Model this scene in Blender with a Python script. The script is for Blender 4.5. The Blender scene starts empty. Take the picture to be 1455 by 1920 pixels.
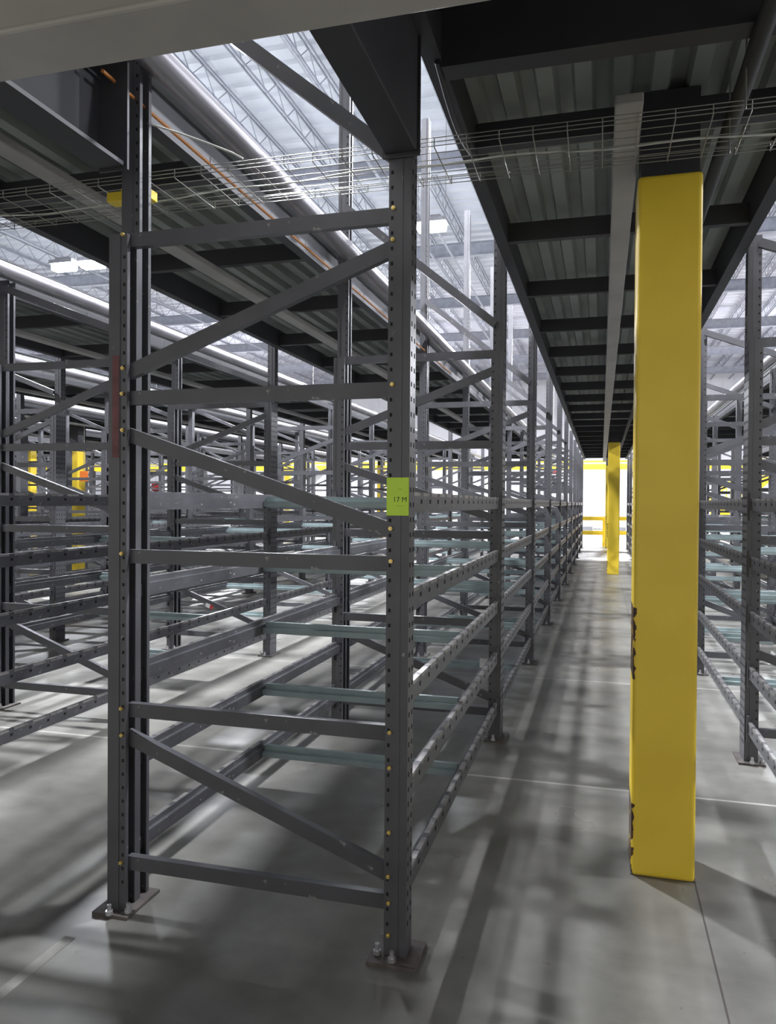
import bpy, math, random
from mathutils import Vector, Matrix
random.seed(4)
S = bpy.context.scene
COL = S.collection
H = 1.55
# ------------------------------------------------------------------ camera
cam = bpy.data.cameras.new('camera')
camo = bpy.data.objects.new('camera', cam); COL.objects.link(camo)
cam.sensor_fit = 'HORIZONTAL'; cam.sensor_width = 36.0; cam.lens = 36.0*1446/1455
cam.clip_start = 0.05; cam.clip_end = 300
YAW, PITCH, ROLL = math.radians(15.46), math.radians(-0.71), math.radians(0.42)
camo.matrix_world = (Matrix.Translation((0, 0, H)) @ Matrix.Rotation(YAW, 4, 'Z')
                     @ Matrix.Rotation(math.pi/2+PITCH, 4, 'X') @ Matrix.Rotation(ROLL, 4, 'Z'))
S.camera = camo
# ------------------------------------------------------------------ world, exposure
w = bpy.data.worlds.new('world'); S.world = w; w.use_nodes = True
bg = w.node_tree.nodes['Background']
bg.inputs[0].default_value = (1.0, 0.97, 0.92, 1); bg.inputs[1].default_value = 0.62
S.view_settings.view_transform = 'Standard'; S.view_settings.look = 'None'
S.view_settings.gamma = 1; S.view_settings.exposure = 0.48
S.view_settings.use_curve_mapping = False
LAMP_W = 620           # watts of an ordinary high bay
FILL_FAR_W = 2300      # watts of the unseen lamps added over the far end
# ------------------------------------------------------------------ helpers
ct, st = math.cos(YAW), math.sin(YAW)
def px_of(x, y):
    D = y*ct - x*st
    if D < 0.3: return None
    return 727.5 + 1446*(x*ct + y*st)/D
def seen(x, y, m=130):
    p = px_of(x, y)
    return p is not None and -m < p < 1455+m

class MB:
    def __init__(s): s.v = []; s.f = []; s.mi = []; s.mats = []; s.sm = []
    def m(s, mat):
        if mat not in s.mats: s.mats.append(mat)
        return s.mats.index(mat)
    def add(s, vs, fs, mat, smooth=False):
        o = len(s.v); s.v += [tuple(v) for v in vs]; i = s.m(mat)
        for f in fs: s.f.append(tuple(o+k for k in f)); s.mi.append(i); s.sm.append(smooth)
    def box(s, a, b, mat):
        x0, y0, z0 = a; x1, y1, z1 = b
        vs = [(x0,y0,z0),(x1,y0,z0),(x1,y1,z0),(x0,y1,z0),(x0,y0,z1),(x1,y0,z1),(x1,y1,z1),(x0,y1,z1)]
        s.add(vs, [(0,3,2,1),(4,5,6,7),(0,1,5,4),(1,2,6,5),(2,3,7,6),(3,0,4,7)], mat)
    def prism(s, prof, p0, p1, up, mat, smooth=False):
        """closed profile [(u,v)] swept straight p0->p1; v follows 'up', u = dir x up"""
        p0 = Vector(p0); p1 = Vector(p1); d = (p1-p0).normalized(); up = Vector(up)
        up = (up - d*up.dot(d)).normalized(); u = d.cross(up)
        n = len(prof)
        vs = [p0+u*a+up*b for a, b in prof] + [p1+u*a+up*b for a, b in prof]
        fs = [(i, (i+1) % n, n+(i+1) % n, n+i) for i in range(n)]
        fs += [tuple(range(n-1, -1, -1)), tuple(range(n, 2*n))]
        s.add(vs, fs, mat, smooth)
    def tube(s, pts, r, mat, n=10):
        pts = [Vector(p) for p in pts]; vs = []; fs = []
        for k, p in enumerate(pts):
            d = (pts[min(k+1, len(pts)-1)] - pts[max(k-1, 0)]).normalized()
            a = d.cross(Vector((0, 0, 1)))
            if a.length < 1e-3: a = Vector((1, 0, 0))
            a.normalize(); b = d.cross(a)
            for i in range(n):
                t = 2*math.pi*i/n; vs.append(p + a*r*math.cos(t) + b*r*math.sin(t))
        for k in range(len(pts)-1):
            for i in range(n):
                j = (i+1) % n; fs.append((k*n+i, k*n+j, (k+1)*n+j, (k+1)*n+i))
        o = len(vs)-n
        s.add(vs, fs, mat, True); s.add(vs, [tuple(range(n-1, -1, -1)), tuple(range(o, o+n))], mat)
    def mesh(s, name):
        me = bpy.data.meshes.new(name); me.from_pydata(s.v, [], s.f)
        for mt in s.mats: me.materials.append(mt)
        me.polygons.foreach_set('material_index', s.mi); me.polygons.foreach_set('use_smooth', s.sm)
        me.update(); return me
    def obj(s, name, parent=None, loc=(0, 0, 0)):
        return link(name, s.mesh(name), parent, loc)
def link(name, me, parent=None, loc=(0, 0, 0)):
    o = bpy.data.objects.new(name, me); COL.objects.link(o); o.location = loc
    if parent: o.parent = parent
    return o
def tag(o, label, cat, group=None, kind=None):
    o['label'] = label; o['category'] = cat
    if group: o['group'] = group
    if kind: o['kind'] = kind
    return o
def thing(name, label, cat, loc=(0, 0, 0), group=None):
    return tag(link(name, None, None, loc), label, cat, group)
def struct(o): o['kind'] = 'structure'; return o
def bevel(o, wd=0.003, seg=2):
    m = o.modifiers.new('bevel', 'BEVEL'); m.width = wd; m.segments = seg; m.limit_method = 'ANGLE'
    return o
def rect(w_, h_): return [(-w_/2, -h_/2), (w_/2, -h_/2), (w_/2, h_/2), (-w_/2, h_/2)]
def chan(w_, h_, t):                       # C profile, open towards -u, web on +u
    return [(w_/2, -h_/2), (w_/2, h_/2), (-w_/2, h_/2), (-w_/2, h_/2-t), (w_/2-t, h_/2-t),
            (w_/2-t, -h_/2+t), (-w_/2, -h_/2+t), (-w_/2, -h_/2)]
# ------------------------------------------------------------------ materials
def mat(name, col, rough=0.5, metal=0.0, var=0.15, scale=6.0, col2=None, thr=None, stretch=(1, 1, 1), bump=0.0, spec=0.5):
    m = bpy.data.materials.new(name); m.use_nodes = True; nt = m.node_tree; N = nt.nodes; L = nt.links
    b = N['Principled BSDF']; b.inputs['Roughness'].default_value = rough; b.inputs['Metallic'].default_value = metal
    b.inputs['Specular IOR Level'].default_value = spec
    tc = N.new('ShaderNodeTexCoord'); mp = N.new('ShaderNodeMapping'); mp.inputs['Scale'].default_value = stretch
    L.new(tc.outputs['Object'], mp.inputs[0])
    no = N.new('ShaderNodeTexNoise'); no.inputs['Scale'].default_value = scale; no.inputs['Detail'].default_value = 6
    L.new(mp.outputs[0], no.inputs['Vector'])
    r = N.new('ShaderNodeValToRGB'); L.new(no.outputs['Fac'], r.inputs[0])
    c = Vector(col)
    r.color_ramp.elements[0].position = 0.3; r.color_ramp.elements[0].color = (*(c*(1-var)), 1)
    r.color_ramp.elements[1].position = 0.7; r.color_ramp.elements[1].color = (*(c*(1+var)), 1)
    out = r.outputs[0]
    if col2:
        n2 = N.new('ShaderNodeTexNoise'); n2.inputs['Scale'].default_value = scale*5; n2.inputs['Detail'].default_value = 4
        L.new(mp.outputs[0], n2.inputs['Vector'])
        r2 = N.new('ShaderNodeValToRGB'); L.new(n2.outputs['Fac'], r2.inputs[0])
        r2.color_ramp.elements[0].position = thr; r2.color_ramp.elements[0].color = (0, 0, 0, 1)
        r2.color_ramp.elements[1].position = thr+0.06; r2.color_ramp.elements[1].color = (1, 1, 1, 1)
        mx = N.new('ShaderNodeMixRGB'); L.new(r2.outputs[0], mx.inputs[0]); L.new(out, mx.inputs[1])
        mx.inputs[2].default_value = (*col2, 1); out = mx.outputs[0]
    L.new(out, b.inputs['Base Color'])
    if bump:
        bp = N.new('ShaderNodeBump'); bp.inputs['Strength'].default_value = bump; bp.inputs['Distance'].default_value = 0.01
        L.new(no.outputs['Fac'], bp.inputs['Height']); L.new(bp.outputs[0], b.inputs['Normal'])
    return m
def emit(name, col, s):
    m = bpy.data.materials.new(name); m.use_nodes = True; N = m.node_tree.nodes; b = N['Principled BSDF']
    b.inputs['Emission Color'].default_value = (*col, 1); b.inputs['Emission Strength'].default_value = s
    b.inputs['Base Color'].default_value = (0.9, 0.9, 0.9, 1); return m
M = {}
M['rack'] = mat('rack_grey_paint', (.102, .102, .113), .38, .25, .12, 5, (.30, .29, .28), .68)
M['beam'] = mat('worn_beam_paint', (.095, .095, .105), .36, .3, .2, 14, (.40, .37, .34), .66, (1, .5, 1))
M['lip'] = mat('worn_lit_lip', (.30, .285, .28), .32, .5, .4, 14)  # worn metal, kept paler than the beam to paint light on the lip
M['hole'] = mat('slot_dark', (.008, .008, .009), .8)
M['darkbeam'] = mat('dark_beam_paint', (.042, .042, .048), .55, .1, .15, 3)
M['black'] = mat('black_pipe_paint', (.02, .02, .02), .6)
M['cross'] = mat('galvanised_bar', (.30, .37, .38), .42, .35, .12, 8)
M['deck'] = mat('galvanised_deck', (.27, .29, .272), .6, .1, .12, 2.5)
M['girder'] = mat('grey_primer', (.46, .44, .40), .55, 0, .12, 3, (.16, .15, .14), .74)
M['channel'] = mat('grey_channel', (.36, .35, .33), .5, .1, .12, 4)
M['pipe'] = mat('pipe_steel', (.26, .25, .27), .3, .5, .15, 4)
M['tape'] = mat('worn_tape', (.27, .265, .245), .6, 0, .25, 12)
M['wire'] = mat('zinc_wire', (.30, .30, .27), .35, .5)
M['bolt'] = mat('brass_zinc_bolt', (.75, .58, .22), .3, .8)
M['zinc'] = mat('zinc_anchor', (.6, .6, .62), .3, .8)
M['plate'] = mat('base_plate_steel', (.12, .105, .10), .6, .3, .3, 20)
M['yellow'] = mat('yellow_paint_plain', (.80, .60, .035), .4, 0, .05, 2)
M['orange'] = mat('orange_cable', (.5, .2, .05), .5)
M['white'] = mat('white_sheet', (.72, .72, .74), .5)
M['cable'] = mat('pale_cable', (.65, .66, .6), .4)
M['lime'] = mat('lime_sticker', (.60, .88, .07), .5, 0, .04, 20)
M['ink'] = mat('dark_ink', (.06, .09, .02), .6)
M['red'] = mat('red_paint', (.5, .03, .03), .5)
M['redmark'] = mat('faded_red_paint', (.16, .055, .06), .5, .1, .3, 15)
M['orangebox'] = mat('orange_plastic', (.9, .22, .03), .5)
M['roof'] = mat('white_roof_sheet', (.60, .61, .68), .6, 0, .05, 1)
M['truss'] = mat('roof_steel', (.30, .31, .36), .5, .1)
M['wall'] = mat('white_wall_panel', (.78, .78, .82), .6, 0, .05, 1)
M['wrap'] = mat('wrapped_goods', (.72, .70, .74), .35, 0, .25, 7, (.25, .22, .24), .62)
M['lampbody'] = mat('lamp_housing', (.25, .25, .27), .4, .4)
M['lampface'] = emit('lamp_diffuser', (.86, .9, 1.0), 60)

def floor_mat():
    m = bpy.data.materials.new('polished_concrete'); m.use_nodes = True; nt = m.node_tree; N = nt.nodes; L = nt.links
    b = N['Principled BSDF']
    tc = N.new('ShaderNodeTexCoord')
    def noise(sc, det=6, stretch=(1, 1, 1)):
        mp = N.new('ShaderNodeMapping'); mp.inputs['Scale'].default_value = stretch; L.new(tc.outputs['Object'], mp.inputs[0])
        n = N.new('ShaderNodeTexNoise'); n.inputs['Scale'].default_value = sc; n.inputs['Detail'].default_value = det
        L.new(mp.outputs[0], n.inputs['Vector']); return n.outputs['Fac']
    def ramp(f, p0, c0, p1, c1):
        r = N.new('ShaderNodeValToRGB'); L.new(f, r.inputs[0]); e = r.color_ramp.elements
        e[0].position = p0; e[0].color = (*c0, 1); e[1].position = p1; e[1].color = (*c1, 1); return r.outputs[0]
    def math_(op, a, bb=None, cc=None):
        n = N.new('ShaderNodeMath'); n.operation = op
        for i, q in enumerate((a, bb, cc)):
            if q is None: continue
            if isinstance(q, (int, float)): n.inputs[i].default_value = q
            else: L.new(q, n.inputs[i])
        return n.outputs[0]
    def mix(f, a, bb, mode='MIX'):
        n = N.new('ShaderNodeMixRGB'); n.blend_type = mode
        for i, q in enumerate((f, a, bb)):
            if isinstance(q, (int, float)): n.inputs[i].default_value = q
            elif isinstance(q, tuple): n.inputs[i].default_value = (*q, 1)
            else: L.new(q, n.inputs[i])
        return n.outputs[0]
    base = ramp(noise(.9), .3, (.145, .141, .127), .72, (.232, .226, .207))
    fine = ramp(noise(9), .3, (.82, .82, .82), .75, (1.08, 1.08, 1.08))
    col = mix(1.0, base, fine, 'MULTIPLY')
    spots = ramp(noise(26, 3), .70, (1, 1, 1), .78, (.7, .69, .67))
    col = mix(1.0, col, spots, 'MULTIPLY')
    scuff = ramp(noise(3, 5, (.25, 3, 1)), .6, (0, 0, 0), .8, (.35, .35, .35))
    col = mix(scuff, col, (.26, .25, .235))
    sep = N.new('ShaderNodeSeparateXYZ'); L.new(tc.outputs['Object'], sep.inputs[0])
    X, Y = sep.outputs[0], sep.outputs[1]
    # pale filled joints across the aisle, a saw cut along it
    t = math_('ABSOLUTE', math_('SUBTRACT', math_('FRACT', math_('DIVIDE', math_('SUBTRACT', Y, 4.35-1.3), 2.6)), .5))
    jl = math_('LESS_THAN', t, .0042)
    col = mix(math_('MULTIPLY', jl, .75), col, (.42, .41, .38))
    t2 = math_('LESS_THAN', math_('ABSOLUTE', math_('SUBTRACT', math_('FRACT', math_('DIVIDE', math_('SUBTRACT', X, .385-2.0), 4.0)), .5)), .0009)
    col = mix(math_('MULTIPLY', t2, .8), col, (.05, .04, .035))
    L.new(col, b.inputs['Base Color'])
    rr = ramp(noise(2.2), .3, (.26, .26, .26), .7, (.44, .44, .44)); L.new(rr, b.inputs['Roughness'])
    bp = N.new('ShaderNodeBump'); bp.inputs['Strength'].default_value = .08; bp.inputs['Distance'].default_value = .01
    L.new(noise(1.7), bp.inputs['Height']); L.new(bp.outputs[0], b.inputs['Normal'])
    return m
M['floor'] = floor_mat()

def column_mat():
    m = bpy.data.materials.new('yellow_column_paint'); m.use_nodes = True; nt = m.node_tree; N = nt.nodes; L = nt.links
    b = N['Principled BSDF']; b.inputs['Roughness'].default_value = .38
    tc = N.new('ShaderNodeTexCoord'); sep = N.new('ShaderNodeSeparateXYZ'); L.new(tc.outputs['Object'], sep.inputs[0])
    def mth(op, a, q):
        n = N.new('ShaderNodeMath'); n.operation = op
        for i, k in enumerate((a, q)):
            if isinstance(k, (int, float)): n.inputs[i].default_value = k
            else: L.new(k, n.inputs[i])
        return n.outputs[0]
    no = N.new('ShaderNodeTexNoise'); no.inputs['Scale'].default_value = 28; no.inputs['Detail'].default_value = 5
    L.new(tc.outputs['Object'], no.inputs['Vector'])
    edge = mth('ADD', sep.outputs[0], mth('MULTIPLY', mth('SUBTRACT', no.outputs['Fac'], .5), .05))
    left = mth('LESS_THAN', edge, -.121)
    z = sep.outputs[2]
    low = mth('LESS_THAN', z, .30)
    mid = mth('MULTIPLY', mth('GREATER_THAN', z, .82), mth('LESS_THAN', z, 1.12))
    msk = mth('MULTIPLY', left, mth('MAXIMUM', low, mid))
    n2 = N.new('ShaderNodeTexNoise'); n2.inputs['Scale'].default_value = 3; L.new(tc.outputs['Object'], n2.inputs['Vector'])
    r = N.new('ShaderNodeValToRGB'); L.new(n2.outputs['Fac'], r.inputs[0])
    r.color_ramp.elements[0].position = .3; r.color_ramp.elements[0].color = (.82, .58, .04, 1)
    r.color_ramp.elements[1].position = .7; r.color_ramp.elements[1].color = (.90, .66, .055, 1)
    mx = N.new('ShaderNodeMixRGB'); L.new(msk, mx.inputs[0]); L.new(r.outputs[0], mx.inputs[1]); mx.inputs[2].default_value = (.07, .035, .015, 1)
    L.new(mx.outputs[0], b.inputs['Base Color']); return m
M['column'] = column_mat()

# ------------------------------------------------------------------ floor, walls, roof
mb = MB(); mb.box((-52, -6, -.2), (16, 56, 0), M['floor']); struct(mb.obj('floor'))
mb = MB()                                              # ribbed far wall
y = 54.0; x = -52.0
while x < 16:
    mb.box((x, y-.04, 0), (x+.62, y, 10.2), M['wall']); x += .7
mb.box((-52, y, 0), (16, y+.15, 10.2), M['wall']); struct(mb.obj('wall_back'))
mb = MB(); mb.box((-52.2, -6, 0), (-52, 54, 10.2), M['wall']); struct(mb.obj('wall_left'))
mb = MB(); mb.box((16, -6, 0), (16.2, 54, 10.2), M['wall']); struct(mb.obj('wall_right'))
# roof sheet: ribs run along X
mb = MB(); prof = []
yy = -6.0; zt = 10.2
while yy < 54.0:
    prof += [(yy, zt), (yy+.2, zt), (yy+.26, zt+.07), (yy+.46, zt+.07)]; yy += .52
vs = [(-52, a, b) for a, b in prof] + [(16, a, b) for a, b in prof]; n = len(prof)
mb.add(vs, [(i, n+i, n+i+1, i+1) for i in range(n-1)], M['roof']); struct(mb.obj('ceiling'))
# roof steelwork: girders across, bar joists lengthwise
GL = ['nearest of the', 'second', 'third', 'fourth', 'fifth', 'sixth', 'seventh', 'farthest']
for k, gy in enumerate((5.2, 11.4, 17.6, 23.8, 30.0, 36.2, 42.4, 48.6)):
    mb = MB(); z0, z1 = 8.75, 9.45
    z0 = 9.2
    mb.box((-51.9, gy-.1, z0), (15.9, gy+.1, z0+.02), M['truss']); mb.box((-51.9, gy-.01, z0+.02), (15.9, gy+.01, z0+.40), M['truss'])
    mb.box((-51.9, gy-.1, z0+.40), (15.9, gy+.1, z0+.42), M['truss'])
    o = mb.obj('roof_girder')
    tag(o, ('grey steel girder crossing under the bright white roof, %s from the camera' % GL[k]).replace('nearest of the from', 'nearest to'), 'roof girder', 'girders under the roof')
jmb = MB()
for z in (9.63, 10.10):
    for q in (-.05, .03): jmb.box((q, 0, z), (q+.02, 51.5, z+.05), M['truss'])
yy = 0.0; d = 1
while yy < 50.5:
    a, b = (9.65, 10.1) if d > 0 else (10.1, 9.65)
    jmb.prism(rect(.016, .016), (0, yy, a), (0, yy+.5, b), (1, 0, 0), M['truss']); yy += .5; d = -d
jm = jmb.mesh('roof_joist')
for i, x in enumerate((1.6, -1.9, -2.6, -4.5, -5.1, -7.4, -9.5, -12.2, -16.4, -21)):
    pm = MB(); pm.tube([(x, 0, 9.15), (x, 53.9, 9.15)], .035, M['truss'], 8)
    tag(pm.obj('roof_conduit'), 'thin straight conduit running lengthways high under the roof', 'conduit', 'conduits under the roof')
x = 10.0
while x > -34:
    o = link('roof_joist', jm, None, (x, 2.2, 0))
    tag(o, 'thin open web roof joist running lengthways below the white roof sheet', 'roof joist', 'open web joists under the roof'); x -= 1.1

# ------------------------------------------------------------------ high bay lamps, plus unseen ones added for light
def make_lamp(x, y, z, watts, label, long=False):
    t = thing('high_bay_lamp', label, 'lamp', (x, y, z), 'high bay lamps under the roof')
    b = MB(); b.box((-.34, -.17, .0), (.34, .17, .09), M['lampbody']); b.box((-.2, -.1, .09), (.2, .1, .16), M['lampbody'])
    b.obj('housing', t)
    f = MB(); f.box((-.31, -.14, -.16), (.31, .14, -.002), M['lampface']); bevel(f.obj('diffuser', t), .05, 4)
    s = MB()
    for sx in (-.3, .3): s.tube([(sx, 0, .09), (sx, 0, 10.265-z)], .006, M['wire'], 5)
    s.obj('hanging_wire', t)
    ld = bpy.data.lights.new('lamp_light', 'AREA'); ld.shape = 'RECTANGLE'; ld.size = .64; ld.size_y = .3; ld.energy = watts; ld.color = (.93, .95, 1)
    lo = bpy.data.objects.new('lamp_light', ld); COL.objects.link(lo); lo.parent = t; lo.location = (0, 0, -.18)
    ld = bpy.data.lights.new('lamp_light', 'POINT'); ld.energy = watts*.13; ld.shadow_soft_size = .22; ld.color = (.9, .92, 1)
    lo = bpy.data.objects.new('lamp_light', ld); COL.objects.link(lo); lo.parent = t; lo.location = (0, 0, -.42)
LZ = 7.6
make_lamp(-3.58, 16.3, 7.55, LAMP_W*1.2, 'bright white high bay lamp glaring beside the sticker-marked front post')
make_lamp(-13.25, 16.8, 7.55, LAMP_W, 'left lamp of the glaring pair at the upper left')
make_lamp(-12.55, 17.0, 7.62, LAMP_W*.5, 'right lamp of the glaring pair at the upper left')
for x in (8.6, 0.6, -8.8, -19.5):  # unseen lamps added above the decks to send light through the openings
    for y in (4.6, 12.0, 21.0, 29.0):
        if x == 8.6 and y > 22: continue
        make_lamp(x, y, LZ, LAMP_W, 'added unseen lamp hidden above the mezzanine walkways')
make_lamp(-3.7, 7.2, 8.2, LAMP_W*1.9, 'added unseen lamp over the rack row left of the nearest one')  # unseen lamp added to brighten the floor below the left racks
for x in (8.5, .8, -9, -19, -29):  # unseen lamps added to light the far wall
    make_lamp(x, 36.0, 8.2, FILL_FAR_W, 'added unseen lamp over the open floor at the far end')

# ------------------------------------------------------------------ storage racks
PW = .078
def post_mesh(h, side, holes=True):
    """C post; outer face towards side*X"""
    m = MB(); a = PW/2; t = .006; s = side; l = .018
    pr = [(a, -a), (a, a), (-a, a), (-a, a-l), (-a+t, a-l), (-a+t, a-t), (a-t, a-t), (a-t, -a+t), (-a+t, -a+t), (-a+t, -a+l), (-a, -a+l), (-a, -a)]
    pr = [(u*s, v) for u, v in pr]
    if s < 0: pr = pr[::-1]
    n = len(pr)
    vs = [(u, v, 0) for u, v in pr] + [(u, v, h) for u, v in pr]
    m.add(vs, [(i, (i+1) % n, n+(i+1) % n, n+i) for i in range(n)] + [tuple(range(n-1, -1, -1)), tuple(range(n, 2*n))], M['rack'])
    # raised strip in the middle of the near side, as on roll formed posts
    m.box((-.011, -a-.003, 0), (.011, -a+.001, h), M['rack'])
    if holes:
        z = .1
        while z < min(h, 4.2)-.05:
            for yy in (-.02, .02): m.box((s*a-.001, yy-.005, z), (s*a+.001, yy+.005, z+.016), M['hole'])
            m.box((-s*.027-.004, -a-.0012, z), (-s*.027+.004, -a+.001, z+.012), M['hole'])
            z += .0508
    return m.mesh('post')
POST = {s: post_mesh(5.4, s) for s in (-1, 1)}
SHORT = {s: post_mesh(3.17, s) for s in (-1, 1)}
REIN = {s: post_mesh(2.53, s) for s in (-1, 1)}
def plate_mesh():
    m = MB(); m.box((-.085, -.085, 0), (.085, .085, .012), M['plate']); return m.mesh('base_plate')
def plate2_mesh():
    m = MB(); m.box((-.075, -.12, 0), (.075, .10, .012), M['plate']); return m.mesh('base_plate')
PLATE2 = plate2_mesh()
def anchor_mesh():
    m = MB(); m.tube([(0, 0, .012), (0, 0, .05)], .008, M['zinc'], 8); m.tube([(0, 0, .014), (0, 0, .028)], .015, M['zinc'], 6); return m.mesh('anchor_bolt')
PLATE, ANCHOR = plate_mesh(), anchor_mesh()
HZ = (.18, .76, 1.34, 1.935, 2.525)
DEPTH = 1.10
DG = ((.66, .27), (1.80, 1.45), (2.03, 2.42), (3.12, 2.72))
TALL_D = (3.58, 2.72)      # (z at left post, z at right post)
def hbrace_mesh(w_):
    m = MB(); m.prism(chan(.03, .052, .004), (-w_/2+.03, 0, 0), (w_/2-.03, 0, 0), (0, 0, 1), M['rack']); return m.mesh('horizontal_brace')
HB = {}
def hb(w_):
    k = round(w_, 3)
    if k not in HB: HB[k] = hbrace_mesh(w_)
    return HB[k]
def dbrace_mesh(w_, zl, zr):
    m = MB(); m.prism(chan(.03, .052, .004), (-w_/2+.02, 0, zl), (w_/2-.02, 0, zr), (0, 0, 1), M['rack']); return m.mesh('diagonal_brace')
DB = {}
def db(w_, i, tall=False):
    k = (round(w_, 3), i, tall)
    if k not in DB: DB[k] = dbrace_mesh(w_, *(TALL_D if tall and i == 3 else DG[i]))
    return DB[k]
FM = {}
def far_frame(w_):
    k = round(w_, 3)
    if k in FM: return FM[k]
    m = MB(); a = PW/2
    for sx in (-1, 1):
        x = sx*w_/2
        m.prism([(-a, -a), (a, -a), (a, a), (-a, a)], (x, 0, .012), (x, 0, 3.17), (0, 1, 0), M['rack'])
        m.box((x-a, a, .012), (x+a, a+PW, 2.5), M['rack'])
        m.box((x-.08, -.09, 0), (x+.08, .15, .012), M['plate'])
    for z in HZ: m.prism(rect(.03, .05), (-w_/2+a, 0, z), (w_/2-a, 0, z), (0, 0, 1), M['rack'])
    for zl, zr in DG: m.prism(rect(.03, .05), (-w_/2+a, 0, zl), (w_/2-a, 0, zr), (0, 0, 1), M['rack'])
    FM[k] = m.mesh('upright_frame'); return FM[k]
BM = {}
def beam_mesh(L_, side, far=False):
    k = (round(L_, 3), side, far)
    if k in BM: return BM[k]
    m = MB(); s = side; h = .072; wd = .04
    # step beam: closed box with lower inner ledge; runs +Y from 0 to L
    pr = [(0, -h/2), (wd, -h/2), (wd, h/2), (wd*.45, h/2), (wd*.45, h/2-.022), (0, h/2-.022)]
    pr = [((u-wd/2)*s, v) for u, v in pr]
    if s > 0: pr = pr[::-1]
    n = len(pr)
    vs = [(u, 0, v) for u, v in pr] + [(u, L_, v) for u, v in pr]
    m.add(vs, [(i, (i+1) % n, n+(i+1) % n, n+i) for i in range(n)] + [tuple(range(n-1, -1, -1)), tuple(range(n, 2*n))], M['beam'])
    if not far:
        for yy in (-.001, L_-.031): m.box((min(s*.012, s*.027), yy, -.09), (max(s*.012, s*.027), yy+.032, .07), M['beam'])
    # worn top lip, light from above painted as paler dashes between notches
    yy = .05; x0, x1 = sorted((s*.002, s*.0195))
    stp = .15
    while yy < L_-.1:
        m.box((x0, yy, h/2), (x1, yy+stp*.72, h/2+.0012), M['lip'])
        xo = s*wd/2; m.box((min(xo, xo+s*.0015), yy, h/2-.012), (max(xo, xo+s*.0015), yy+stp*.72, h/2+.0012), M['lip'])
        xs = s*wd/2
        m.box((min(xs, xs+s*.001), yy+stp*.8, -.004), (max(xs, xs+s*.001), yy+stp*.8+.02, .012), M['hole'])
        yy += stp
    BM[k] = m.mesh('shelf_beam'); return BM[k]
CM = {}
def cross_mesh(w_):
    k = round(w_, 3)
    if k in CM: return CM[k]
    m = MB(); W = w_/2-.02
    m.prism(chan(.06, .022, .003), (-W, 0, 0), (W, 0, 0), (0, 1, 0), M['cross'])
    m.box((-W, -.04, -.006), (W, .04, .004), M['cross'])
    m.box((-W, -.045, -.024), (W, -.04, .004), M['cross']); m.box((-W, .04, -.024), (W, .045, .004), M['cross'])
    CM[k] = m.mesh('cross_bar'); return CM[k]
LV = (.22, .55, .88, 1.21, 1.55)

def build_rack(xl, xr, y0, pitch, nb, label, near=False, detail=3):
    xm = (xl+xr)/2; w_ = xr-xl
    root = thing('storage_rack', label, 'rack', (xm, y0, 0), 'long rows of storage racks')
    cnt = 0; extra = MB(); cross = 0
    for n in range(nb+1):
        y = n*pitch
        vis = seen(xl, y0+y) or seen(xr, y0+y)
        Dn = (y0+y)*ct - xm*st
        if vis:
            if n < detail:
                for s, x in ((-1, -w_/2), (1, w_/2)):
                    dbl = not (near and n == 0 and s == 1)
                    p = link('post', (POST if near else SHORT)[s], root, (x, y+(PW if dbl else 0), .012))
                    if dbl:
                        link('reinforcing_post', REIN[s], p, (0, -PW, 0))
                        link('base_plate', PLATE2, p, (0, -PW/2, -.012)); ay = -.16
                    else:
                        link('base_plate', PLATE, p, (0, -.01, -.012)); ay = -.075
                    link('anchor_bolt', ANCHOR, p, (0, ay, -.012)); link('anchor_bolt', ANCHOR, p, (-s*.06, ay+.03, -.012))
                for z in HZ: link('horizontal_brace', hb(w_), root, (0, y, z))
                for i in range(len(DG)): link('diagonal_brace', db(w_, i, near), root, (0, y+.001, 0))
            else:
                link('upright_frame', far_frame(w_), root, (0, y, 0))
        if n == nb: break
        if not (vis or seen(xl, y0+y+pitch) or seen(xr, y0+y+pitch)): continue
        L_ = pitch-PW
        for z in LV:
            for s, x in ((-1, -w_/2-.002), (1, w_/2+.002)):
                if cnt < 100:
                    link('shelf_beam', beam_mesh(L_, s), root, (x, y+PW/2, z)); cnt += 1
                else:
                    extra.box((x-.02, y+PW/2, z-.036), (x+.02, y+PW/2+L_, z+.036), M['beam'])
            if cross < 100:
                link('cross_bar', cross_mesh(w_), root, (0, y+pitch/2, z-.004)); cross += 1
    if extra.v:
        o = extra.obj('shelf_beam', root); o['kind'] = 'stuff'
    return root
PITCH_A, PITCH_B = 2.51, 2.40
XA = (-1.745, -.66)
NB = 10
rackA = build_rack(XA[0], XA[1], 2.55+.0, PITCH_A, NB, 'dark grey storage rack nearest the camera, lime sticker on its front post', True, 6)
rackR = build_rack(.88, 1.98, 2.55, PITCH_A, NB, 'dark grey storage rack just to the right of the big yellow column', False, 4)
LEFT = [(-4.31, -3.22), (-6.84, -5.75), (-9.38, -8.29), (-11.92, -10.83), (-14.46, -13.37), (-17.0, -15.91), (-19.54, -18.45),
        (-22.08, -20.99), (-24.62, -23.53), (-27.16, -26.07)]
words = ['first rack row to the left of the sticker-marked rack, across one aisle', 'second rack row to the left of the sticker-marked rack', 'third rack row to the left of the sticker-marked rack',
         'fourth rack row left of the sticker-marked rack', 'fifth rack row left of the sticker-marked rack', 'sixth rack row left of the sticker-marked rack',
         'seventh rack row left of the sticker-marked rack', 'eighth rack row left of the sticker-marked rack', 'ninth rack row left of the sticker-marked rack',
         'tenth and farthest rack row left of the sticker-marked rack']
for i, (a, b) in enumerate(LEFT):
    build_rack(a, b, 7.1-2*PITCH_B+.05, PITCH_B, 10, words[i], False, 5 if i == 0 else (4 if i == 1 else 0))
RIGHT = [(3.42, 4.52), (5.96, 7.06)]
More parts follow.
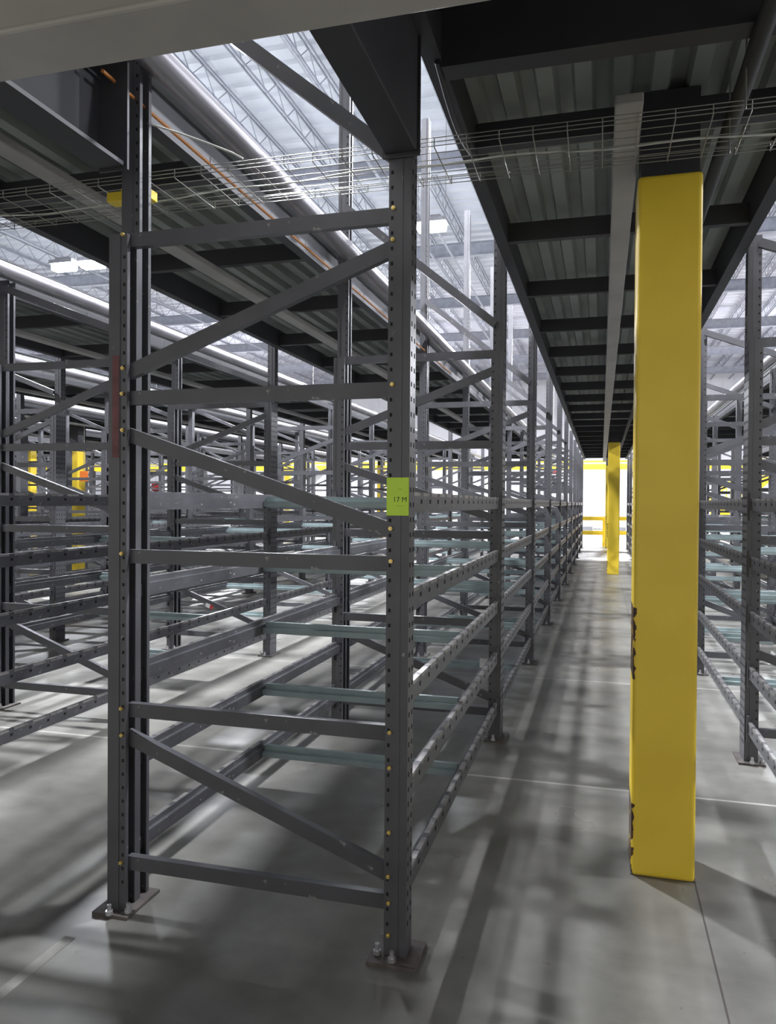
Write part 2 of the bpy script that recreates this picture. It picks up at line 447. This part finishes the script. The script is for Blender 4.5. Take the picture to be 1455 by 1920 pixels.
rw = ['next rack row beyond the one right of the yellow column', 'third rack row right of the central aisle, seen far back', 'farthest right rack row, a sliver far back']
for i, (a, b) in enumerate(RIGHT):
    build_rack(a, b, 2.55, PITCH_A, NB, rw[i], False, 0)

# bolts at the brace joints of the nearest frame
bm_ = MB(); bm_.tube([(0, .002, 0), (0, -.008, 0)], .0075, M['bolt'], 6); bm_.tube([(0, -.004, 0), (0, -.014, 0)], .004, M['bolt'], 6)
BOLT = bm_.mesh('bolt')
posts = [c for c in rackA.children if c.name.startswith('post')]
pl = min([c for c in posts if c.location.x < 0], key=lambda c: c.location.y); pr_ = min([c for c in posts if c.location.x > 0], key=lambda c: c.location.y)
for z in HZ:
    for dz in (-.0, ):
        link('bolt', BOLT, pr_, (-.022, -PW/2-.001, z+dz)); link('bolt', BOLT, pl, (.022, -PW/2-.001-PW, z+dz))
for zl, zr in DG:
    link('bolt', BOLT, pr_, (-.024, -PW/2-.001, zr+.0)); 
    if zl < 2.5: link('bolt', BOLT, pl, (.024, -PW/2-.001-PW, zl))
for z in (.07, .42, .44+.2): link('bolt', BOLT, pr_, (-.022, -PW/2-.001, z))

# stickers and marks
def text_mesh(txt, size, depth=.0004):
    cu = bpy.data.curves.new('t', 'FONT'); cu.body = txt; cu.size = size; cu.extrude = depth; cu.align_x = 'CENTER'
    o = bpy.data.objects.new('t', cu); COL.objects.link(o)
    dg = bpy.context.evaluated_depsgraph_get(); me = bpy.data.meshes.new_from_object(o.evaluated_get(dg))
    bpy.data.objects.remove(o); me.name = 'lettering'; me.materials.clear(); me.materials.append(M['ink']); return me
zs = 1.57; FX = XA[1]; FY = 2.55-PW/2-.0035
mb = MB(); mb.box((-.0385, -.0006, -.064), (.0385, 0, .064), M['lime'])
stk = mb.obj('lime_sticker', None, (FX-.0, FY, zs))
tag(stk, 'lime green rectangular sticker on the front post of the nearest rack', 'sticker')
for tx, dz, sz in (('17 M', -.018, .024), ('- - - -', -.034, .012), ('----', .022, .012)):
    o = link('lettering', text_mesh(tx, sz), stk, (.008, -.0008, dz)); o.rotation_euler = (math.pi/2, 0, 0)
mb = MB(); mb.box((-.025, -.001, -.03), (.025, 0, .03), M['white'])
tag(mb.obj('post_label', None, (XA[1]-.06, 2.55+PITCH_A-PW*1.5-.004, .52)), 'small white label on the second post of the nearest rack', 'label')
mb = MB(); mb.box((-.02, -.001, -.19), (.008, .0, .19), M['redmark'])
tag(mb.obj('red_mark', None, (XA[0]+.0, 2.55-PW/2-.0035, 1.90)), 'faded red paint mark down the front left post', 'paint mark')

# ------------------------------------------------------------------ mezzanine walkways over the aisles
ZB0, ZB1 = 3.095, 3.36        # edge beams
ZJ0, ZJ1 = 3.11, 3.22        # joists
ZD = 3.26                     # corrugated sheet underside
def deck_sheet_mesh(x0, x1, y0, y1):
    m = MB(); pts = []; x = x0
    while x < x1-.05:
        pts += [(x, ZD), (x+.065, ZD), (x+.08, ZD+.045), (x+.135, ZD+.045)]; x += .15
    n = len(pts)
    for dz, flip in ((0, 0), (.004, 1)):
        vs = [(a, y0, b+dz) for a, b in pts]+[(a, y1, b+dz) for a, b in pts]
        fs = [(i, i+1, n+i+1, n+i) for i in range(n-1)]
        m.add(vs, fs, M['deck'])
    m.box((x0, y0, ZD+.055), (x1, y1, ZD+.1), M['deck'])
    return m
def joist(m, x0, x1, y, z0=ZJ0, z1=ZJ1, mt='darkbeam'):
    m.prism(chan(.05, z1-z0, .006), (x0, y, (z0+z1)/2), (x1, y, (z0+z1)/2), (0, 0, 1), M[mt])
def walkway(xl, xr, y0, y1, label, jy0, jp, start_i=0, chx=None, near=False):
    root = thing('mezzanine_walkway', label, 'walkway', ((xl+xr)/2, y0, ZB0), 'raised walkways over the aisles')
    ox, oy = (xl+xr)/2, y0
    def part(m, name):
        o = m.obj(name, root); o.location = (-ox, -oy, -ZB0); return o
    part(deck_sheet_mesh(xl+.05, xr-.05, y0, y1), 'corrugated_sheet')
    for s, x in ((-1, xl), (1, xr)):
        m = MB(); h = ZB1-ZB0
        pr = chan(.065, h, .007)
        m.prism([(u*(-s), v) for u, v in pr][::(1 if -s > 0 else -1)], (x-s*.036, y0, (ZB0+ZB1)/2), (x-s*.036, y1, (ZB0+ZB1)/2), (0, 0, 1), M['darkbeam'])
        part(m, 'edge_beam')
    y = jy0; k = 0
    while y < y1 and k < 40:
        if seen(xl, y, 500) or seen(xr, y, 500):
            m = MB(); joist(m, xl+.06, xr-.06, y); part(m, 'joist')
        y += jp; k += 1
    if chx is not None:
        m = MB(); ys = 2.93 if near else max(y0, 2.0)
        m.prism(rect(.10, .04), (chx, ys, 3.015), (chx, y1-.2, 3.015), (0, 0, 1), M['channel'])
        o = part(m, 'channel'); o['label'] = 'light grey channel running lengthways'
        bevel(o, .006)
    return root
Y1 = 2.55+NB*PITCH_A
walkway(-.62, .84, 1.9, Y1, 'corrugated metal walkway deck over the central aisle, above the yellow column', 3.42, 1.25, chx=.082, near=True)
wl = ['corrugated walkway deck over the first aisle left of the nearest rack', 'corrugated walkway deck over the second aisle to the left', 'corrugated walkway deck over the third aisle to the left',
      'corrugated walkway deck over the fourth aisle to the left', 'corrugated walkway deck over the fifth aisle to the left', 'corrugated walkway deck over the sixth aisle to the left',
      'corrugated walkway deck over the seventh aisle to the left', 'corrugated walkway deck over the eighth aisle to the left', 'corrugated walkway deck over the ninth aisle to the left', 'corrugated walkway deck over the tenth aisle to the left']
edges = [XA] + LEFT
for i in range(10):
    xr = edges[i][0]-.04; xl = edges[i+1][1]+.04
    walkway(xl, xr, 1.9, Y1, wl[i], 3.42, 1.25, chx=(xl+xr)/2+(.08 if i < 3 else .35))
redge = [(.88, 1.98)] + RIGHT
rl = ['corrugated walkway deck over the first aisle right of the yellow column', 'corrugated walkway deck over the second aisle on the right', 'corrugated walkway deck over the third aisle on the right']
for i in range(2):
    walkway(redge[i][1]+.04, redge[i+1][0]-.04, 1.9, Y1, rl[i], 3.42, 1.25)

# deep header across the central aisle in line with the first frames
m = MB(); m.prism(chan(.09, .20, .008), (-.545, 2.66, 3.145), (.765, 2.66, 3.145), (0, 0, 1), M['darkbeam'])
tag(m.obj('header_beam'), 'deep black header beam crossing the central aisle under the deck, nearest joist', 'beam')
# deck above the camera (cross aisle)
root = thing('cross_aisle_deck', 'corrugated deck over the cross aisle, at the very top of the picture', 'deck', (0, 0, ZB0))
m = deck_sheet_mesh(-7.0, 3.5, -2.5, 1.88); o = m.obj('corrugated_sheet', root, (0, 0, -ZB0))
for y in (-1.2, 0.05, 1.2):
    m = MB(); joist(m, -7, 3.5, y); m.obj('joist', root, (0, 0, -ZB0))
# grey wide flange girder across the top left
m = MB(); gy, gz = 1.70, 2.71; hw = .095; dh = .42
pr = [(-hw, 0), (hw, 0), (hw, .018), (.006, .03), (.006, dh-.03), (hw, dh-.018), (hw, dh), (-hw, dh), (-hw, dh-.018), (-.006, dh-.03), (-.006, .03), (-hw, .018)]
m.prism(pr, (-9, gy, gz), (3.6, gy, gz), (0, 0, 1), M['girder'])
gr = m.obj('wide_flange_girder'); bevel(gr, .008, 2)
tag(gr, 'pale grey steel girder crossing the top left of the picture, nearest overhead beam', 'beam')
# deep dark beams from girder to front posts
m = MB(); m.box((-.71, gy+.02, 2.715), (-.60, 2.55-PW/2-.012, 3.15), M['darkbeam']); m.box((-.72, 2.55-PW/2-.012, 2.70), (-.59, 2.55-PW/2-.004, 3.16), M['darkbeam'])
o = m.obj('stub_beam'); bevel(o, .004); tag(o, 'deep black beam joining the sticker-marked post to the grey girder', 'beam')
m = MB(); xw = -1.80
for a, b in (((xw-.012, gy+.02, 2.77), (xw, 2.47, 3.2)), ((xw, gy+.02, 2.77), (xw+.11, 2.47, 2.785)), ((xw, gy+.02, 3.185), (xw+.11, 2.47, 3.2)), ((xw, 2.47, 2.76), (xw+.12, 2.482, 3.21))):
    m.box(a, b, M['darkbeam'])
tag(m.obj('channel_beam'), 'deep dark channel beam open to the right, above the front left post', 'beam')
# top beam tying the front left frame post region
# pipes along the racks, orange cable, black sprinkler pipe
def pipe(name, pts, r, mt, label, cat, group=None):
    m = MB(); m.tube(pts, r, M[mt], 14); return tag(m.obj(name), label, cat, group)
pn = ['steel pipe running along the left side of the nearest rack, under the bright roof', 'steel pipe along the left side of the first rack row on the left',
      'steel pipe along the left side of the second rack row on the left', 'steel pipe along the left side of the third rack row on the left', 'steel pipe along the left side of the fourth rack row on the left']
for i in range(5):
    x = edges[i][0]+.10
    pipe('steel_pipe', [(x, 1.95 if i == 0 else 3.0, 3.225), (x, Y1, 3.225)], .058, 'pipe', pn[i], 'pipe', 'steel pipes beside the racks')
pipe('steel_pipe', [(1.865, 3, 3.225), (1.865, Y1, 3.225)], .058, 'pipe', 'steel pipe along the rack right of the yellow column', 'pipe', 'steel pipes beside the racks')
pipe('orange_cable', [(XA[0]+.01, 2.4, 3.085), (XA[0]+.012, 5, 3.083), (XA[0]+.01, 9, 3.085)], .007, 'orange', 'thin orange cable along the dark edge beam of the left walkway', 'cable')
pipe('black_pipe', [(.47, 1.9, 3.03), (.47, Y1, 3.03)], .03, 'black', 'black pipe hanging under the central deck to the right of the column', 'pipe')
pipe('flexible_conduit', [(-.56, 2.62+i*.08, 3.07-.05*math.sin(min(1, i/9)*math.pi)) for i in range(10)], .011, 'darkbeam', 'sagging dark conduit beside the deck edge beam right of the front post', 'conduit')
# ------------------------------------------------------------------ wire cable tray
tray = thing('cable_tray', 'zinc wire basket cable tray crossing just in front of the yellow column top', 'cable tray', (0, 2.98, 2.87))
TX0, TX1 = -5.2, 2.2; TW = .34; TH = .03
m = MB()
for k in range(7):
    yy = -TW/2+TW*k/6; m.tube([(TX0, yy, 0), (TX1, yy, 0)], 0.0019, M['wire'], 5)
for yy in (-TW/2, TW/2):
    for z in (TH*.5, TH): m.tube([(TX0, yy, z), (TX1, yy, z)], 0.0019, M['wire'], 5)
m.obj('side_wire', tray)
m = MB(); x = TX0+.03; r = .0022
while x < TX1:
    m.tube([(x, -TW/2, TH), (x, -TW/2, -.004), (x, TW/2, -.004), (x, TW/2, TH)], r, M['wire'], 5); x += .12
m.obj('cross_wire', tray)
for x in (-4.6, -2.9, .45, 1.5):
    for yy in (-TW/2, TW/2):
        m = MB(); m.tube([(x, yy, 0), (x, yy, .38)], .003, M['wire'], 6); m.obj('hanger_rod', tray)
m = MB(); m.tube([(x_, .05+.03*math.sin(x_*2.1), .012+.012*math.sin(x_*5)**2) for x_ in [TX0+.1*i for i in range(72)]], .0035, M['cable'], 6)
tag(m.obj('data_cable', None, (0, 2.98, 2.872)), 'pale cable lying loosely along the wire tray', 'cable')
m = MB(); m.box((-.1, -.03, -.02), (.1, .03, .02), M['yellow']); m.box((-.03, -.035, -.03), (.03, .035, .028), M['yellow'])
tag(bevel(m.obj('yellow_junction_box', None, (-1.88, 2.80, 2.80))), 'small yellow fitting under the wire tray behind the front left post', 'fitting')
pipe('white_wire', [(-1.72, 2.66, 3.02), (-1.6, 2.7, 2.985), (-1.5, 2.75, 2.955), (-1.42, 2.78, 2.925), (-1.38, 2.80, 2.905)], .004, 'cable', 'loose white wire drooping from the front left post to the tray', 'wire')

# ------------------------------------------------------------------ yellow columns
def column(x0, x1, y, ztop, label, big=False, wdt=None):
    w_ = x1-x0; xc = (x0+x1)/2
    t = thing('yellow_column', label, 'column', (xc, y+w_/2, 0), 'yellow steel columns')
    m = MB(); m.box((-w_/2, -w_/2, 0), (w_/2, w_/2, ztop), M['column']); o = m.obj('painted_shaft', t); bevel(o, .016, 3)
    m = MB(); m.box((-w_/2+.012, -w_/2+.02, ztop), (w_/2-.012, w_/2-.02, ZD-.005), M['darkbeam']); m.obj('bare_top', t)
    if big:
        m = MB(); m.box((-w_/2-.001, -w_/2+.01, 0), (w_/2+.004, w_/2+.01, .004), M['plate']); m.obj('base_plate', t)
column(.133, .385, 3.36, 2.905, 'tall bright yellow steel column, nearest, standing in the central aisle', True)
column(.133, .385, 17.6, 2.905, 'second yellow column farther down the central aisle')
column(.133, .385, 28.3, 2.905, 'third yellow column at the end of the central aisle')
column(-10.22, -9.98, 13.06, 2.52, 'yellow column among the racks at the left edge')
def colpx(px, D, lab):
    a = (px-1127)*D*ct/1446; y = (D+a*st)/ct; column(a-.12, a+.12, y, 2.9, lab)
colpx(50, 21.15, 'yellow column farthest left, seen beyond many racks')
colpx(537, 32, 'distant yellow column under the white kite-shaped sign')
colpx(712, 28, 'distant yellow column just left of the sticker-marked post')

# ------------------------------------------------------------------ far end
YF = Y1+2.0
root = thing('yellow_edge_beam', 'long yellow mezzanine edge beam at the far end of the racks', 'beam', (-12, YF, 2.83))
m = MB(); m.box((-24, -.06, 0), (22, .06, .2), M['yellow']); m.obj('fascia', root)
m = MB(); m.box((-24, -.05, .26), (22, .05, .33), M['yellow']); m.obj('rail', root)
def rail(x0, x1, y, label, slope=0):
    t = thing('guard_rail', label, 'guard rail', ((x0+x1)/2, y, 0), 'yellow guard rails at the far end'); L_ = (x1-x0)/2
    for x in (-L_, L_):
        m = MB(); m.box((x-.05, -.05, 0), (x+.05, .05, 1.1+(slope if x > 0 else 0)), M['yellow']); m.obj('rail_post', t)
    for z in (.5, 1.02):
        m = MB(); m.prism(rect(.06, .14), (-L_, 0, z), (L_, 0, z+slope), (0, 0, 1), M['yellow']); m.obj('rail_bar', t)
rail(-.9, .1, Y1+1.4, 'yellow guard rail at the left end of the central aisle')
rail(.55, 1.5, Y1+1.8, 'yellow guard rail at the right end of the central aisle')
# yellow staircase at the far right
t = thing('yellow_staircase', 'yellow stair with handrails rising behind the right rack', 'staircase', (5.2, 24+9, 0))
for sy in (-.5, .5):
    m = MB(); m.prism(rect(.06, .25), (-1.8, sy, .1), (1.8, sy, 3.3), (0, 0, 1), M['yellow']); m.obj('stringer', t)
    m = MB(); m.prism(rect(.05, .06), (-1.8, sy, 1.1), (1.8, sy, 4.3), (0, 0, 1), M['yellow'])
    for k in range(6): m.box((-1.8+.72*k-.02, sy-.02, .1+.64*k), (-1.8+.72*k+.02, sy+.02, 1.1+.64*k), M['yellow'])
    m.obj('handrail', t)
for k in range(14):
    m = MB(); m.box((-1.75+.25*k, -.5, .2+.222*k), (-1.5+.25*k, .5, .23+.222*k), M['plate']); m.obj('tread', t)
# wrapped pallet loads on the open floor
def pallet(x, y, h, label):
    t = thing('pallet_load', label, 'pallet load', (x, y, 0), 'pale wrapped pallet loads at the far end')
    m = MB()
    for i in range(5): m.box((-.5+.225*i, -.6, .1), (-.4+.225*i, .6, .125), M['channel'])
    for i in range(3): m.box((-.5, -.55+.5*i, 0), (.5, -.45+.5*i, .1), M['channel'])
    m.obj('pallet', t)
    m = MB(); z = .125; random.seed(int(x*10+y))
    while z < h:
        q = .32
        for ix in range(2):
            for iy in range(2):
                j = random.uniform(-.015, .015)
                m.box((-.5+.5*ix+j+.006, -.6+.6*iy+j, z+.004), (-.5+.5*ix+.494+j, -.6+.6*iy+.594+j, z+q-.004), M['wrap'])
        z += q
    o = m.obj('wrapped_cartons', t)
ORD = 'first second third fourth fifth sixth seventh eighth ninth tenth eleventh twelfth thirteenth fourteenth fifteenth sixteenth seventeenth eighteenth nineteenth twentieth'.split()
ORD += ['twenty-'+q for q in ORD[:9]]
k = 0
for i in range(30):
    x = -34+i*1.62
    if x > 9: continue
    pallet(x, (34 if not -1.3 < x < 1.6 else 45)+((i*7) % 5)*.9, (1.75, 2.4, 1.4, 2.7, 2.05)[(i*3) % 5], ORD[k]+' from the left of the pale wrapped pallet loads beyond the racks'); k += 1
# small coloured things far off
def far_at(px, py, D):
    a = (px-1127)*D*ct/1446; y = (D+a*st)/ct; return (a, y, H+(945-(1127-px)*.0073-py)*D/1446)
def small_sign(name, px, py, D, sx, sz, mt, label, cat, rot=0):
    m = MB(); m.box((-sx/2, -.02, -sz/2), (sx/2, .02, sz/2), M[mt]); o = m.obj(name, None, far_at(px, py, D)); o.rotation_euler = (0, rot, YAW)
    tag(bevel(o, .008), label, cat)
    if 'bracket' in label or px > 560 or py > 880:
        zz = o.location.z; m = MB(); m.tube([(0, 0, 0), (0, 0, (10.265 if D > 20 else 3.1)-zz)], .008, M['wire'], 5); h = m.obj('hanging_wire', o); h.rotation_euler = (0, -rot, 0)
small_sign('diamond_sign', 585, 890, 30.2, .62, .62, 'white', 'white diamond shaped sign hanging at the far end', 'sign', math.pi/4)
small_sign('orange_sign', 157, 893, 15.2, .16, .2, 'orangebox', 'orange sign beside the distant yellow column at left', 'sign')
small_sign('red_sign', 292, 913, 30.4, .35, .42, 'red', 'small red sign at the far end, left of centre', 'sign')
small_sign('red_sign', 1036, 881, 30.4, .3, .34, 'red', 'small red sign at the far end, near the central aisle', 'sign')

m = MB(); m.box((-.05, -.002, -.02), (.0, 0, .02), M['white']); m.box((0, -.002, -.02), (.035, 0, .02), M['red'])
o = m.obj('brace_label', None, (-3.86, 7.15-PW/2+.018, .47)); o.rotation_euler = (0, math.radians(20), 0)
tag(o, 'small white and red label on a low diagonal brace of the next rack left', 'label')
# ------------------------------------------------------------------ floor markings
m = MB(); m.box((-.022, -2.2, 0), (.022, 2.32, .0012), M['tape'])
tag(m.obj('floor_tape', None, (-1.80, 0, 0)), 'pale tape line on the floor leading to the front left post', 'floor tape')
